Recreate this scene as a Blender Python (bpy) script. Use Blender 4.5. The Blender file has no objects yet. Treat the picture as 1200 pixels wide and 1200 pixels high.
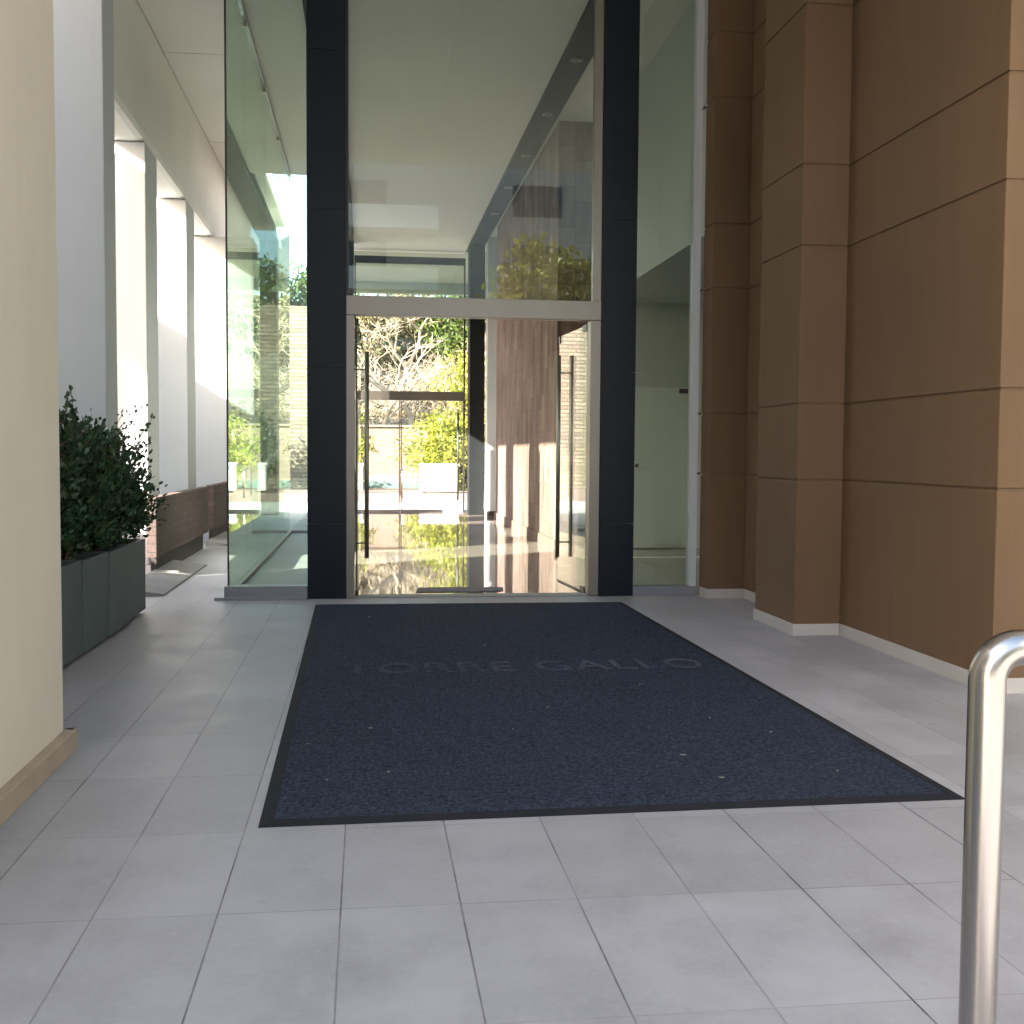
import bpy, bmesh, math, random
import numpy as np
from mathutils import Vector, Matrix
random.seed(7); RNG = np.random.default_rng(11)
S = bpy.context.scene
COL = S.collection

# ---------------------------------------------------------------- materials
class NT:
    def __init__(s, name):
        s.m = bpy.data.materials.new(name); s.m.use_nodes = True
        s.t = s.m.node_tree; s.t.nodes.clear()
        s.out = s.t.nodes.new('ShaderNodeOutputMaterial')
    def n(s, typ, **kw):
        nd = s.t.nodes.new('ShaderNode' + typ)
        for k, v in kw.items():
            if k in nd.inputs.keys(): nd.inputs[k].default_value = v
            else: setattr(nd, k, v)
        return nd
    def l(s, a, b): s.t.links.new(a, b)
    def math(s, op, a, b=None, c=None):
        nd = s.t.nodes.new('ShaderNodeMath'); nd.operation = op
        for i, v in enumerate((a, b, c)):
            if v is None: continue
            if isinstance(v, (int, float)): nd.inputs[i].default_value = v
            else: s.l(v, nd.inputs[i])
        return nd.outputs[0]
    def mix(s, f, a, b, blend='MIX'):
        nd = s.t.nodes.new('ShaderNodeMix'); nd.data_type = 'RGBA'; nd.blend_type = blend
        for i, v in ((0, f), (6, a), (7, b)):
            if isinstance(v, (int, float)): nd.inputs[i].default_value = v
            elif isinstance(v, (tuple, list)): nd.inputs[i].default_value = (*v[:3], 1)
            else: s.l(v, nd.inputs[i])
        return nd.outputs[2]
    def coord(s, scale=(1, 1, 1), world=False):
        if world: o = s.n('NewGeometry').outputs['Position']
        else: o = s.n('TexCoord').outputs['Object']
        mp = s.n('Mapping'); mp.inputs['Scale'].default_value = scale
        s.l(o, mp.inputs['Vector']); return mp.outputs[0]
    def noise(s, scale, detail=4, vec=None, rough=.55):
        nd = s.n('TexNoise', Scale=scale, Detail=detail, Roughness=rough)
        if vec is not None: s.l(vec, nd.inputs['Vector'])
        return nd.outputs['Fac']
    def ramp(s, f, a, b, lo=0., hi=1.):
        nd = s.n('MapRange'); nd.inputs['From Min'].default_value = a; nd.inputs['From Max'].default_value = b
        nd.inputs['To Min'].default_value = lo; nd.inputs['To Max'].default_value = hi; nd.clamp = True
        s.l(f, nd.inputs['Value']); return nd.outputs[0]
    def bsdf(s, color, rough=.6, metal=0., bump=None, bstr=.2, bdist=.01, spec=.5):
        b = s.n('BsdfPrincipled'); b.inputs['Metallic'].default_value = metal
        b.inputs['Specular IOR Level'].default_value = spec
        for k, v in (('Base Color', color), ('Roughness', rough)):
            if isinstance(v, (tuple, list)): b.inputs[k].default_value = (*v[:3], 1)
            elif isinstance(v, (int, float)): b.inputs[k].default_value = v
            else: s.l(v, b.inputs[k])
        if bump is not None:
            bp = s.n('Bump', Strength=bstr, Distance=bdist); s.l(bump, bp.inputs['Height']); s.l(bp.outputs[0], b.inputs['Normal'])
        s.l(b.outputs[0], s.out.inputs['Surface']); return b

def paint(name, c, rough=.6, var=.12, scale=1.5, bump=.12, bscale=60, stretch=(1, 1, 1), grime=0., spec=.4):
    t = NT(name); v = t.coord(stretch)
    n = t.ramp(t.noise(scale, 6, v), .3, .7)
    lo = tuple(x * (1 - var) for x in c); hi = tuple(min(1, x * (1 + var * .6)) for x in c)
    col = t.mix(n, lo, hi)
    if grime:
        g = t.math('MULTIPLY', t.ramp(t.noise(.9, 8, t.coord((3, 3, .6)), .7), .55, .8), grime)
        col = t.mix(g, col, tuple(x * .55 for x in c))
    t.bsdf(col, rough, bump=t.noise(bscale, 3, t.coord()), bstr=bump, bdist=.004, spec=spec)
    return t.m

def metal(name, c, rough):
    t = NT(name); n = t.noise(2.2, 3, t.coord((1, 1, .4)))
    t.bsdf(t.mix(t.ramp(n, .35, .65), tuple(x * .90 for x in c), c), t.ramp(n, .3, .7, rough * .9, rough * 1.15), 1.); return t.m

def glass(name, tint, f0=.045, rough=0.0):
    # thin-pane glass: tinted transmission plus a Fresnel-weighted mirror on each face
    t = NT(name); g = t.n('NewGeometry')
    dot = t.n('VectorMath', operation='DOT_PRODUCT'); t.l(g.outputs['Incoming'], dot.inputs[0]); t.l(g.outputs['Normal'], dot.inputs[1])
    c = t.math('ABSOLUTE', dot.outputs['Value'])
    k = t.math('POWER', t.math('SUBTRACT', 1.0, c), 5.0)
    f = t.math('ADD', t.math('MULTIPLY', k, 1 - f0), f0)
    tr = t.n('BsdfTransparent'); tr.inputs[0].default_value = (*tint, 1)
    gl = t.n('BsdfGlossy'); gl.inputs['Roughness'].default_value = rough
    gl.inputs['Color'].default_value = (.95, 1, .97, 1)
    mx = t.n('MixShader'); t.l(f, mx.inputs[0]); t.l(tr.outputs[0], mx.inputs[1]); t.l(gl.outputs[0], mx.inputs[2])
    t.l(mx.outputs[0], t.out.inputs['Surface']); return t.m

def clad(name, c):
    t = NT(name); rp = t.n('NewGeometry').outputs['Random Per Island']
    v = t.coord(); n = t.ramp(t.noise(.55, 6, v), .3, .7); st = t.ramp(t.noise(2.2, 6, t.coord((3, 3, .22)), .65), .42, .75); f = t.noise(130, 3, v, .65)
    col = t.mix(n, tuple(x*.86 for x in c), tuple(x*1.08 for x in c))
    col = t.mix(t.math('MULTIPLY', t.ramp(rp, 0, 1), .30), col, (c[0]*.84, c[1]*.86, c[2]*.95))
    col = t.mix(t.math('MULTIPLY', st, .30), col, tuple(x*.66 for x in c))
    col = t.mix(t.math('MULTIPLY', t.ramp(f, .5, .75), .25), col, tuple(x*1.35 for x in c))
    t.bsdf(col, .8, bump=f, bstr=.35, bdist=.004, spec=.22); return t.m

def leafmat(name, cs, trans=.35, rough=.45):
    t = NT(name); r = t.n('NewGeometry').outputs['Random Per Island']
    cr = t.n('ValToRGB'); e = cr.color_ramp.elements
    e[0].color = (*cs[0], 1); e[1].color = (*cs[-1], 1)
    for i, c in enumerate(cs[1:-1]):
        q = e.new((i + 1) / (len(cs) - 1)); q.color = (*c, 1)
    t.l(r, cr.inputs[0])
    b = t.bsdf(cr.outputs[0], rough)
    tl = t.n('BsdfTranslucent'); t.l(cr.outputs[0], tl.inputs[0])
    mx = t.n('MixShader', ); mx.inputs[0].default_value = trans
    t.l(b.outputs[0], mx.inputs[1]); t.l(tl.outputs[0], mx.inputs[2]); t.l(mx.outputs[0], t.out.inputs['Surface'])
    return t.m

def tile_floor():
    t = NT('pale_floor_tile'); p = t.n('NewGeometry').outputs['Position']
    sp = t.n('SeparateXYZ'); t.l(p, sp.inputs[0])
    u = t.math('MULTIPLY', t.math('ADD', sp.outputs[0], .48), 1 / .395)
    v = t.math('MULTIPLY', t.math('SUBTRACT', sp.outputs[1], 3.67), 1 / .80)
    ru, rv = t.math('ROUND', u), t.math('ROUND', v)
    wob = t.math('MULTIPLY', t.math('SUBTRACT', t.noise(9, 3, t.coord(world=True)), .5), .0016)
    du = t.math('ABSOLUTE', t.math('ADD', t.math('MULTIPLY', t.math('SUBTRACT', u, ru), .395), wob))
    dv = t.math('ABSOLUTE', t.math('ADD', t.math('MULTIPLY', t.math('SUBTRACT', v, rv), .80), wob))
    def rnd(a, b, k):
        cb = t.n('CombineXYZ')
        for i, q in enumerate((a, b, k)):
            if isinstance(q, (int, float)): cb.inputs[i].default_value = q
            else: t.l(q, cb.inputs[i])
        w = t.n('TexWhiteNoise'); w.noise_dimensions = '3D'; t.l(cb.outputs[0], w.inputs['Vector']); return w.outputs['Value']
    fu, fv = t.math('FLOOR', u), t.math('FLOOR', v)
    broken = t.ramp(t.noise(1.7, 5, t.coord(world=True), .7), .36, .62)
    su = t.math('MULTIPLY', t.ramp(rnd(ru, 3.3, 1.5), 0, 1, .45, 1.0), t.ramp(broken, 0, 1, .25, 1))
    sv = t.math('MULTIPLY', t.ramp(rnd(fu, rv, 7.5), 0, 1, .35, .8), t.ramp(broken, 0, 1, .15, 1))
    lu = t.math('MULTIPLY', t.ramp(du, .0018, .0040, 1, 0), su)
    lv = t.math('MULTIPLY', t.ramp(dv, .0013, .0030, 1, 0), sv)
    line = t.math('MAXIMUM', lu, lv)
    tone = rnd(fu, fv, 2.5)
    soft = t.noise(2.6, 6, t.coord(world=True), .6); fine = t.noise(38, 4, t.coord(world=True), .65)
    c = t.mix(t.ramp(soft, .3, .7), (.300, .290, .304), (.412, .400, .415))
    c = t.mix(t.math('MULTIPLY', t.ramp(tone, 0, 1), .50), c, (.255, .247, .25))
    c = t.mix(t.math('MULTIPLY', t.ramp(fine, .45, .75), .35), c, (.41, .40, .40))
    spot = t.math('MULTIPLY', t.ramp(t.noise(6.5, 2, t.coord(world=True)), .70, .78), .35)
    c = t.mix(spot, c, (.20, .195, .19))
    scuff = t.math('MULTIPLY', t.ramp(t.noise(1.1, 9, t.coord((1, .55, 1), world=True), .75), .50, .72), .42)
    c = t.mix(scuff, c, (.20, .192, .19))
    c = t.mix(line, c, (.035, .033, .033))
    h = t.math('SUBTRACT', t.math('MULTIPLY', fine, .12), line)
    t.bsdf(c, t.ramp(soft, .3, .7, .42, .58), bump=h, bstr=.35, bdist=.003, spec=.45); return t.m

def granite_floor():
    t = NT('polished_brown_granite'); w = t.coord(world=True)
    a = t.noise(240, 3, w, .7); b = t.noise(70, 4, w, .7)
    c = t.mix(t.ramp(a, .35, .65), (.10, .075, .06), (.36, .30, .26))
    c = t.mix(t.ramp(b, .5, .7), c, (.20, .14, .115))
    p = t.n('NewGeometry').outputs['Position']; sp = t.n('SeparateXYZ'); t.l(p, sp.inputs[0])
    ls = []
    for i, o in ((0, .2), (1, .1)):
        u = t.math('MULTIPLY', t.math('ADD', sp.outputs[i], o), 1 / .9)
        ls.append(t.ramp(t.math('ABSOLUTE', t.math('SUBTRACT', u, t.math('ROUND', u))), .0015, .003, 1, 0))
    ln = t.math('MULTIPLY', t.math('MAXIMUM', *ls), .5)
    c = t.mix(ln, c, (.06, .05, .045))
    bm = t.math('ADD', t.noise(1.6, 2, w), t.math('MULTIPLY', t.noise(26, 2, w), .05))
    bm = t.math('SUBTRACT', bm, t.math('MULTIPLY', ln, .05))
    t.bsdf(c, .025, bump=bm, bstr=.022, bdist=.010, spec=.9); return t.m

def black_granite():
    t = NT('dark_blue_black_granite'); v = t.coord()
    a = t.noise(190, 3, v, .7)
    c = t.mix(t.ramp(a, .45, .75), (.0050, .0080, .0125), (.012, .019, .030))
    t.bsdf(c, t.ramp(t.noise(5, 5, v), .3, .7, .30, .42), bump=t.noise(3, 2, v), bstr=.03, bdist=.01, spec=.22); return t.m

def rust_stone():
    t = NT('rusty_vein_cut_stone'); v = t.coord((1, 1, .16))
    a = t.noise(5.5, 7, v, .65); b = t.noise(1.3, 4, t.coord((1, 1, .6)))
    c = t.mix(t.ramp(a, .3, .7), (.115, .074, .060), (.245, .175, .150))
    c = t.mix(t.math('MULTIPLY', t.ramp(b, .45, .7), .5), c, (.28, .215, .19))
    # thin slab joints
    br = t.n('TexBrick', Scale=1.0); br.inputs['Color1'].default_value = (1, 1, 1, 1); br.inputs['Color2'].default_value = (.72, .70, .70, 1)
    br.inputs['Mortar'].default_value = (.45, .42, .4, 1); br.inputs['Mortar Size'].default_value = .004
    br.inputs['Brick Width'].default_value = .62; br.inputs['Row Height'].default_value = .32; br.offset = .37
    mp = t.n('Mapping'); mp.inputs['Rotation'].default_value = (0, math.radians(90), 0)
    o = t.n('TexCoord').outputs['Object']; sx = t.n('SeparateXYZ'); t.l(o, sx.inputs[0])
    cb = t.n('CombineXYZ'); t.l(sx.outputs[2], cb.inputs[0]); t.l(t.math('ADD', sx.outputs[1], sx.outputs[0]), cb.inputs[1])
    t.l(cb.outputs[0], br.inputs['Vector'])
    c = t.mix(1.0, c, br.outputs['Color'], 'MULTIPLY')
    t.bsdf(c, .85, bump=a, bstr=.15, bdist=.006, spec=.12); return t.m

def bricks(name, c1, c2, mortar, w=.24, h=.075, axis='Y', msize=.009, rough=.85):
    t = NT(name); o = t.n('TexCoord').outputs['Object']; sx = t.n('SeparateXYZ'); t.l(o, sx.inputs[0])
    cb = t.n('CombineXYZ'); t.l(t.math('ADD', sx.outputs[0], sx.outputs[1]), cb.inputs[0]); t.l(sx.outputs[2 if axis != 'Z' else 1], cb.inputs[1])
    if axis == 'Z':
        t.l(sx.outputs[0], cb.inputs[0])
    br = t.n('TexBrick', Scale=1.0); br.inputs['Color1'].default_value = (*c1, 1); br.inputs['Color2'].default_value = (*c2, 1)
    br.inputs['Mortar'].default_value = (*mortar, 1); br.inputs['Mortar Size'].default_value = msize; br.inputs['Mortar Smooth'].default_value = .3
    br.inputs['Brick Width'].default_value = w; br.inputs['Row Height'].default_value = h
    t.l(cb.outputs[0], br.inputs['Vector'])
    n = t.noise(22, 5, t.coord(), .7)
    c = t.mix(t.math('MULTIPLY', t.ramp(n, .35, .7), .6), br.outputs['Color'], tuple(x * .55 for x in c1))
    hgt = t.math('ADD', t.math('MULTIPLY', br.outputs['Fac'], -1.0), t.math('MULTIPLY', n, .8))
    t.bsdf(c, rough, bump=hgt, bstr=.6, bdist=.012); return t.m

def coil_mat():
    t = NT('navy_coil_mat'); w = t.coord(world=True)
    a = t.noise(60, 3, t.coord((1, .75, 1), world=True), .75); b = t.noise(120, 2, w, .6)
    h = t.math('ADD', t.math('MULTIPLY', a, .75), t.math('MULTIPLY', b, .25))
    c = t.mix(t.ramp(h, .40, .58), (.006, .008, .014), (.036, .046, .076))
    c = t.mix(t.ramp(h, .59, .70), c, (.075, .088, .13))
    dust = t.math('MULTIPLY', t.ramp(t.noise(.8, 6, w, .65), .42, .7), .45)
    c = t.mix(dust, c, t.mix(t.ramp(h, .38, .62), (.008, .009, .013), (.050, .056, .078)))
    t.bsdf(c, .85, bump=h, bstr=.8, bdist=.012, spec=.2); return t.m

def letter_mat():
    t = NT('worn_grey_lettering'); w = t.coord(world=True)
    f = t.ramp(t.noise(3.2, 5, w, .7), .28, .56)
    sp = t.n('SeparateXYZ'); t.l(t.n('NewGeometry').outputs['Position'], sp.inputs[0])
    g = t.ramp(sp.outputs[0], -.2, 1.9, .55, 1.0)
    a = t.noise(62, 3, w, .7)
    c = t.mix(t.math('MULTIPLY', f, g), (.036, .044, .070), (.118, .122, .152))
    c = t.mix(t.math('MULTIPLY', t.ramp(a, .40, .55, 1, 0), .7), c, (.012, .014, .024))
    t.bsdf(c, .9, bump=a, bstr=.6, bdist=.010, spec=.1); return t.m

M = {}
M['tile'] = tile_floor(); M['hallfloor'] = granite_floor(); M['black'] = black_granite(); M['rust'] = rust_stone()
M['beige'] = paint('warm_beige_paint', (.66, .585, .48), .65, .07, .8, .14, 90, grime=.16)
M['white'] = paint('off_white_render', (.53, .55, .565), .7, .05, .9, .12, 80, grime=.16)
M['beam'] = paint('bright_white_render', (.78, .77, .72), .7, .05, .9, .12, 80, grime=.12)
M['matblack'] = paint('matt_black_cladding', (.010, .012, .013), .7, .15, 3, .05, 60, spec=.15)
M['ceil'] = paint('white_ceiling_paint', (.60, .59, .545), .75, .04, .7, .06, 70)
M['brown'] = clad('brown_rendered_cladding', (.162, .099, .054))
M['skirt'] = paint('pale_stone_skirting', (.46, .43, .40), .5, .10, 3, .1, 60, grime=.35)
M['tanskirt'] = paint('tan_stone_skirting', (.38, .30, .22), .5, .14, 4, .1, 60, grime=.4)
M['slate'] = paint('slate_grey_fibre_cement', (.085, .105, .108), .6, .14, 2.5, .15, 60, grime=.45)
M['steel'] = metal('brushed_stainless', (.25, .225, .19), .40)
M['dkrail'] = metal('dull_bronze_steel', (.42, .37, .29), .45)
M['rail'] = metal('satin_stainless_tube', (.43, .40, .36), .24)
M['dark'] = paint('dark_bronze_metal', (.030, .029, .028), .4, .1, 4, .05, 60)
M['greymetal'] = paint('grey_metal_sill', (.22, .22, .235), .4, .08, 3, .05, 60)
M['rubber'] = paint('black_rubber_edging', (.018, .018, .022), .8, .2, 7, .2, 120, spec=.2)
M['coil'] = coil_mat(); M['letter'] = letter_mat()
M['glass'] = glass('greenish_clear_glass', (.90, .955, .92))
M['glassfront'] = glass('tinted_front_glass', (.825, .868, .835), .055)
M['glassdoor'] = glass('clear_door_glass', (.93, .97, .945))
M['brickr'] = bricks('red_brown_brick', (.085, .056, .047), (.115, .078, .066), (.075, .06, .054), .30, .10)
M['brickl'] = bricks('pale_stone_blocks', (.24, .175, .14), (.20, .145, .115), (.15, .115, .09), .55, .22, msize=.012)
M['rubble'] = bricks('rough_rubble_stone', (.30, .235, .18), (.16, .125, .095), (.10, .08, .065), .75, .16, msize=.03)
M['paver'] = bricks('pink_brick_paving', (.27, .165, .135), (.20, .12, .10), (.33, .28, .25), .22, .11, 'Z')
M['teal'] = paint('teal_paint', (.12, .165, .16), .5, .15, 3)
M['plinth'] = paint('dark_plinth', (.05, .043, .04), .8, .2, 4)
M['conc'] = paint('pale_concrete', (.42, .41, .385), .75, .12, 1.2, .2, 50, grime=.3)
M['pave'] = bricks('warm_pale_paving', (.42, .40, .37), (.38, .36, .33), (.28, .26, .24), .6, .6, 'Z', msize=.008)
M['baygrey'] = paint('matte_grey_floor', (.19, .195, .185), .5, .08, 1.5, .1, 60)
M['soil'] = paint('dry_earth', (.11, .08, .05), .95, .3, .6, .5, 8)
M['slab'] = paint('grey_stone_slab', (.25, .24, .23), .7, .12, 2, .2, 50, grime=.3)
M['asph'] = paint('grey_ground', (.16, .155, .15), .9, .15, .4, .3, 30)
M['service'] = paint('grey_white_wall_paint', (.40, .415, .415), .6, .04, .8)
M['doorpaint'] = paint('pale_grey_door_paint', (.50, .52, .52), .45, .03, .8)
M['soffit'] = paint('soffit_hill_reflection', (.20, .22, .17), .6, .1, .6)  # olive grey puts the hill's green reflection into the soffit colour
M['bld'] = paint('cream_facade', (.52, .49, .44), .8, .08, .3)
M['bldw'] = paint('white_balcony_paint', (.75, .74, .72), .7, .05, .4)
M['win'] = paint('dark_window_glass', (.03, .035, .04), .08, .1, 1, .0, 10, spec=.8)
M['blocker'] = paint('grey_panel_paint', (.35, .36, .37), .5, .05, 1)
M['blue'] = paint('faded_blue_paint', (.10, .32, .50), .6, .2, 5)
M['whitebox'] = paint('white_tank_paint', (.80, .80, .78), .5, .04, 1)
M['shrub'] = leafmat('dark_glossy_leaves', [(.012, .036, .014), (.020, .060, .022), (.040, .088, .032), (.026, .066, .030), (.075, .095, .035)], .28, .5)
M['bark'] = paint('brown_bark', (.09, .06, .04), .9, .3, 8, .5, 30)
M['palebark'] = paint('pale_bare_twigs', (.42, .34, .26), .85, .25, 6, .4, 30)
M['lime'] = leafmat('yellow_green_leaves', [(.13, .16, .02), (.26, .27, .035), (.34, .33, .05), (.16, .19, .03)], .4)
M['dry'] = leafmat('dry_scrub_leaves', [(.10, .075, .04), (.16, .12, .06), (.09, .10, .035), (.22, .17, .10), (.13, .15, .05)], .3, .7)
M['green'] = leafmat('mid_green_leaves', [(.04, .075, .018), (.08, .12, .025), (.12, .15, .03)], .4)
M['flake'] = paint('dry_pale_litter', (.26, .24, .20), .8, .3, 30)
M['rag'] = paint('worn_mauve_grey_rug', (.24, .20, .225), .9, .25, 9, .6, 160)
M['trim'] = metal('roundel_trim', (.6, .6, .6), .3)
M['lens'] = paint('frosted_roundel_lens', (.12, .12, .11), .3, .02, 5)

# ---------------------------------------------------------------- mesh helpers
class MB:
    def __init__(s): s.v = []; s.f = []; s.sm = []
    def add(s, vs, fs, smooth=False):
        o = len(s.v); s.v += [tuple(p) for p in vs]
        for f in fs: s.f.append([i + o for i in f]); s.sm.append(smooth)
        return s
    def box(s, x0, x1, y0, y1, z0, z1):
        x0, x1 = sorted((x0, x1)); y0, y1 = sorted((y0, y1)); z0, z1 = sorted((z0, z1))
        return s.add([(x0,y0,z0),(x1,y0,z0),(x1,y1,z0),(x0,y1,z0),(x0,y0,z1),(x1,y0,z1),(x1,y1,z1),(x0,y1,z1)],
              [(3,2,1,0),(4,5,6,7),(0,1,5,4),(1,2,6,5),(2,3,7,6),(3,0,4,7)])
    def prism(s, poly, z0, z1):
        n = len(poly)
        return s.add([(x, y, z0) for x, y in poly] + [(x, y, z1) for x, y in poly],
              [list(range(n))[::-1], list(range(n, 2*n))] + [(i, (i+1) % n, n+(i+1) % n, n+i) for i in range(n)])
    def tube(s, pts, r, seg=12, cap=True):
        pts = [Vector(p) for p in pts]; n = len(pts); rs = r if isinstance(r, (list, tuple)) else [r]*n
        vs = []; up = None
        for i, p in enumerate(pts):
            d = (pts[min(i+1, n-1)] - pts[max(i-1, 0)]).normalized()
            if up is None: up = d.orthogonal().normalized()
            up = (up - d*up.dot(d)).normalized(); b = d.cross(up)
            for k in range(seg):
                a = 2*math.pi*k/seg; vs.append(p + (up*math.cos(a) + b*math.sin(a))*rs[i])
        fs = [(i*seg+k, i*seg+(k+1) % seg, (i+1)*seg+(k+1) % seg, (i+1)*seg+k) for i in range(n-1) for k in range(seg)]
        s.add(vs, fs, True)
        if cap:
            s.f.append([len(s.v)-len(vs)+k for k in range(seg)][::-1]); s.sm.append(False)
            s.f.append([len(s.v)-seg+k for k in range(seg)]); s.sm.append(False)
        return s
    def build(s, name, mat, parent=None, loc=None, bevel=0):
        base = Vector(parent['_w']) if parent is not None else Vector(loc or (0, 0, 0))
        me = bpy.data.meshes.new(name); me.from_pydata([tuple(Vector(p) - base) for p in s.v], [], s.f)
        me.polygons.foreach_set('use_smooth', s.sm)
        if bevel:
            bm = bmesh.new(); bm.from_mesh(me)
            es = [e for e in bm.edges if len(e.link_faces) == 2 and e.calc_face_angle(0) > .6]
            bmesh.ops.bevel(bm, geom=es, offset=bevel, segments=2, affect='EDGES', profile=.6); bm.to_mesh(me); bm.free()
        me.materials.append(mat); me.update()
        o = bpy.data.objects.new(name, me); COL.objects.link(o)
        o['_w'] = tuple(base)
        if parent is not None: o.parent = parent
        else: o.location = base
        return o

def empty(name, loc):
    o = bpy.data.objects.new(name, None); COL.objects.link(o); o.location = loc; o['_w'] = tuple(loc); o.empty_display_size = .2; return o
def tag(o, label, cat, group=None, kind=None):
    o['label'] = label; o['category'] = cat
    if group: o['group'] = group
    o['kind'] = kind or 'thing'
    return o
def struct(o, label=None, cat=None):
    o['kind'] = 'structure'
    if label: o['label'] = label
    if cat: o['category'] = cat
    return o
def B(*a): return MB().box(*a)

def leaves(name, mat, C, L, W, parent=None, loc=(0,0,0), updir=.35, A=None):
    """one mesh of many small six-sided leaves with centres C (n,3)"""
    base = np.array(parent['_w'] if parent is not None else loc); n = len(C)
    a = RNG.normal(size=(n, 3)) if A is None else A + RNG.normal(size=(n, 3))*.45
    a[:, 2] += updir; a /= np.linalg.norm(a, axis=1)[:, None]
    q = RNG.normal(size=(n, 3)); b = np.cross(a, q); b /= np.linalg.norm(b, axis=1)[:, None]
    nn = np.cross(a, b)
    l = L*RNG.uniform(.65, 1.25, (n, 1)); w = W*RNG.uniform(.7, 1.2, (n, 1))
    P = np.stack([C - a*l*.5, C - a*l*.12 + b*w*.5 + nn*w*.12, C + a*l*.22 + b*w*.42 + nn*w*.1, C + a*l*.5 - nn*w*.15, C + a*l*.22 - b*w*.42 + nn*w*.1, C - a*l*.12 - b*w*.5 + nn*w*.12], 1) - base
    me = bpy.data.meshes.new(name); me.vertices.add(n*6); me.vertices.foreach_set('co', P.reshape(-1).astype(np.float32))
    me.loops.add(n*6); me.loops.foreach_set('vertex_index', np.arange(n*6, dtype=np.int32))
    me.polygons.add(n); me.polygons.foreach_set('loop_start', np.arange(0, n*6, 6, dtype=np.int32))
    me.update(calc_edges=True); me.validate(); me.materials.append(mat)
    o = bpy.data.objects.new(name, me); COL.objects.link(o); o['_w'] = tuple(base)
    if parent is not None: o.parent = parent
    else: o.location = tuple(base)
    return o

# ---------------------------------------------------------------- camera (solved from the photograph's vanishing points)
yaw, pitch, roll, FP = .12820067, .0521671402, .00692843965, 1320.57
fw = Vector((math.sin(yaw)*math.cos(pitch), math.cos(yaw)*math.cos(pitch), -math.sin(pitch)))
r0 = Vector((math.cos(yaw), -math.sin(yaw), 0)); u0 = r0.cross(fw)
rt = r0*math.cos(roll) + u0*math.sin(roll); up = -r0*math.sin(roll) + u0*math.cos(roll)
cam = bpy.data.cameras.new('camera'); co = bpy.data.objects.new('camera', cam); COL.objects.link(co)
mw = Matrix((rt, up, -fw)).transposed().to_4x4(); mw.translation = (0, 0, 1.5); co.matrix_world = mw
cam.sensor_width = 36; cam.lens = FP/1200*36; cam.clip_start = .05; cam.clip_end = 3000
S.camera = co

# ---------------------------------------------------------------- light
sd = Vector((1, .64, -.62)).normalized()                 # direction the sunlight travels
el = math.asin(-sd.z); az = math.atan2(-sd.x, -sd.y)
W = bpy.data.worlds.new('World'); S.world = W; W.use_nodes = True
nt = W.node_tree; bg = nt.nodes['Background']; sky = nt.nodes.new('ShaderNodeTexSky')
sky.sky_type = 'NISHITA'; sky.sun_disc = False; sky.sun_elevation = el; sky.sun_rotation = az; sky.air_density = 1.0; sky.dust_density = 3.0; sky.ozone_density = .6
nt.links.new(sky.outputs[0], bg.inputs[0]); bg.inputs[1].default_value = .11
sun = bpy.data.lights.new('sun', 'SUN'); sun.energy = 5.0; sun.angle = math.radians(.5); sun.color = (1, .93, .84)
so = bpy.data.objects.new('sun', sun); COL.objects.link(so); so.rotation_euler = sd.to_track_quat('-Z', 'Y').to_euler(); so.location = (-20, -10, 20)
S.view_settings.view_transform = 'Standard'; S.view_settings.look = 'None'; S.view_settings.gamma = 1; S.view_settings.use_curve_mapping = False
S.view_settings.exposure = 3.15
cy = S.cycles; cy.max_bounces = 14; cy.diffuse_bounces = 6; cy.glossy_bounces = 8; cy.transmission_bounces = 8; cy.transparent_max_bounces = 24
cy.use_denoising = True; cy.sample_clamp_indirect = 8
try: cy.denoiser = 'OPENIMAGEDENOISE'
except Exception: pass

# ---------------------------------------------------------------- setting: ground sheets
struct(B(-600, 600, -600, 900, -.35, -.05).build('ground', M['asph']))
struct(B(-3.6, 14, -6, 11.66, -.045, 0).build('pavement', M['tile']))
struct(B(-3.6, -1.452, 11.66, 29.2, -.045, -.001).build('walkway', M['tile']))
struct(B(-.312, 6.2, 11.66, 28.7, -.045, .004).build('floor', M['hallfloor']))
struct(B(-1.45, -.316, 11.66, 28.7, -.045, .004).build('floor', M['baygrey']))
struct(B(-30, 40, -35.9, -6.004, -.045, -.004).build('forecourt', M['pave']))  # unseen sunlit paving behind the camera, added for warm bounce light
struct(B(-30, 40, 29.2, 34.0, -.045, .0).build('forecourt', M['conc']))
struct(B(-30, 40, 34.004, 46.9, -.045, .003).build('brick_path', M['paver']))

# ceilings: outer canopy in panels with open joints, hall ceiling in one sheet
mb = MB()
xs = [-2.846, 1.2, 5.2, 9.5]; ys = [1.0, 4.6, 8.2, 11.6]
for i in range(3):
    for j in range(3): mb.box(xs[i]+.006, xs[i+1]-.006, ys[j]+.006, ys[j+1]-.006, 7.1, 7.16)
for a, b in ((11.6, 16.66), (16.66, 21.3)): mb.box(-2.840, -1.44, a+.010, b-.010, 7.1, 7.16)
mb.box(-2.840, -1.58, 21.32, 24.2, 7.1, 7.16); mb.box(-2.840, -1.98, 24.22, 29.5, 7.1, 7.16); mb.box(-3.6, -1.58, 21.304, 24.2, 7.2, 7.6); mb.box(-3.6, -1.98, 24.204, 29.5, 7.2, 7.6)
mb.box(-3.6, 9.5, 1.0, 21.3, 7.20, 7.6); mb.box(-.74, 9.5, 21.304, 29.5, 7.20, 7.6)
struct(mb.build('ceiling', M['ceil']))
mb = MB(); mb.box(-1.40, 2.43, 11.70, 21.0, 6.5, 6.62); mb.box(-.70, 2.43, 21.0, 28.6, 6.5, 6.62); mb.box(2.80, 5.7, 11.70, 28.6, 6.56, 6.66)
struct(mb.build('ceiling', M['ceil']))

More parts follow.
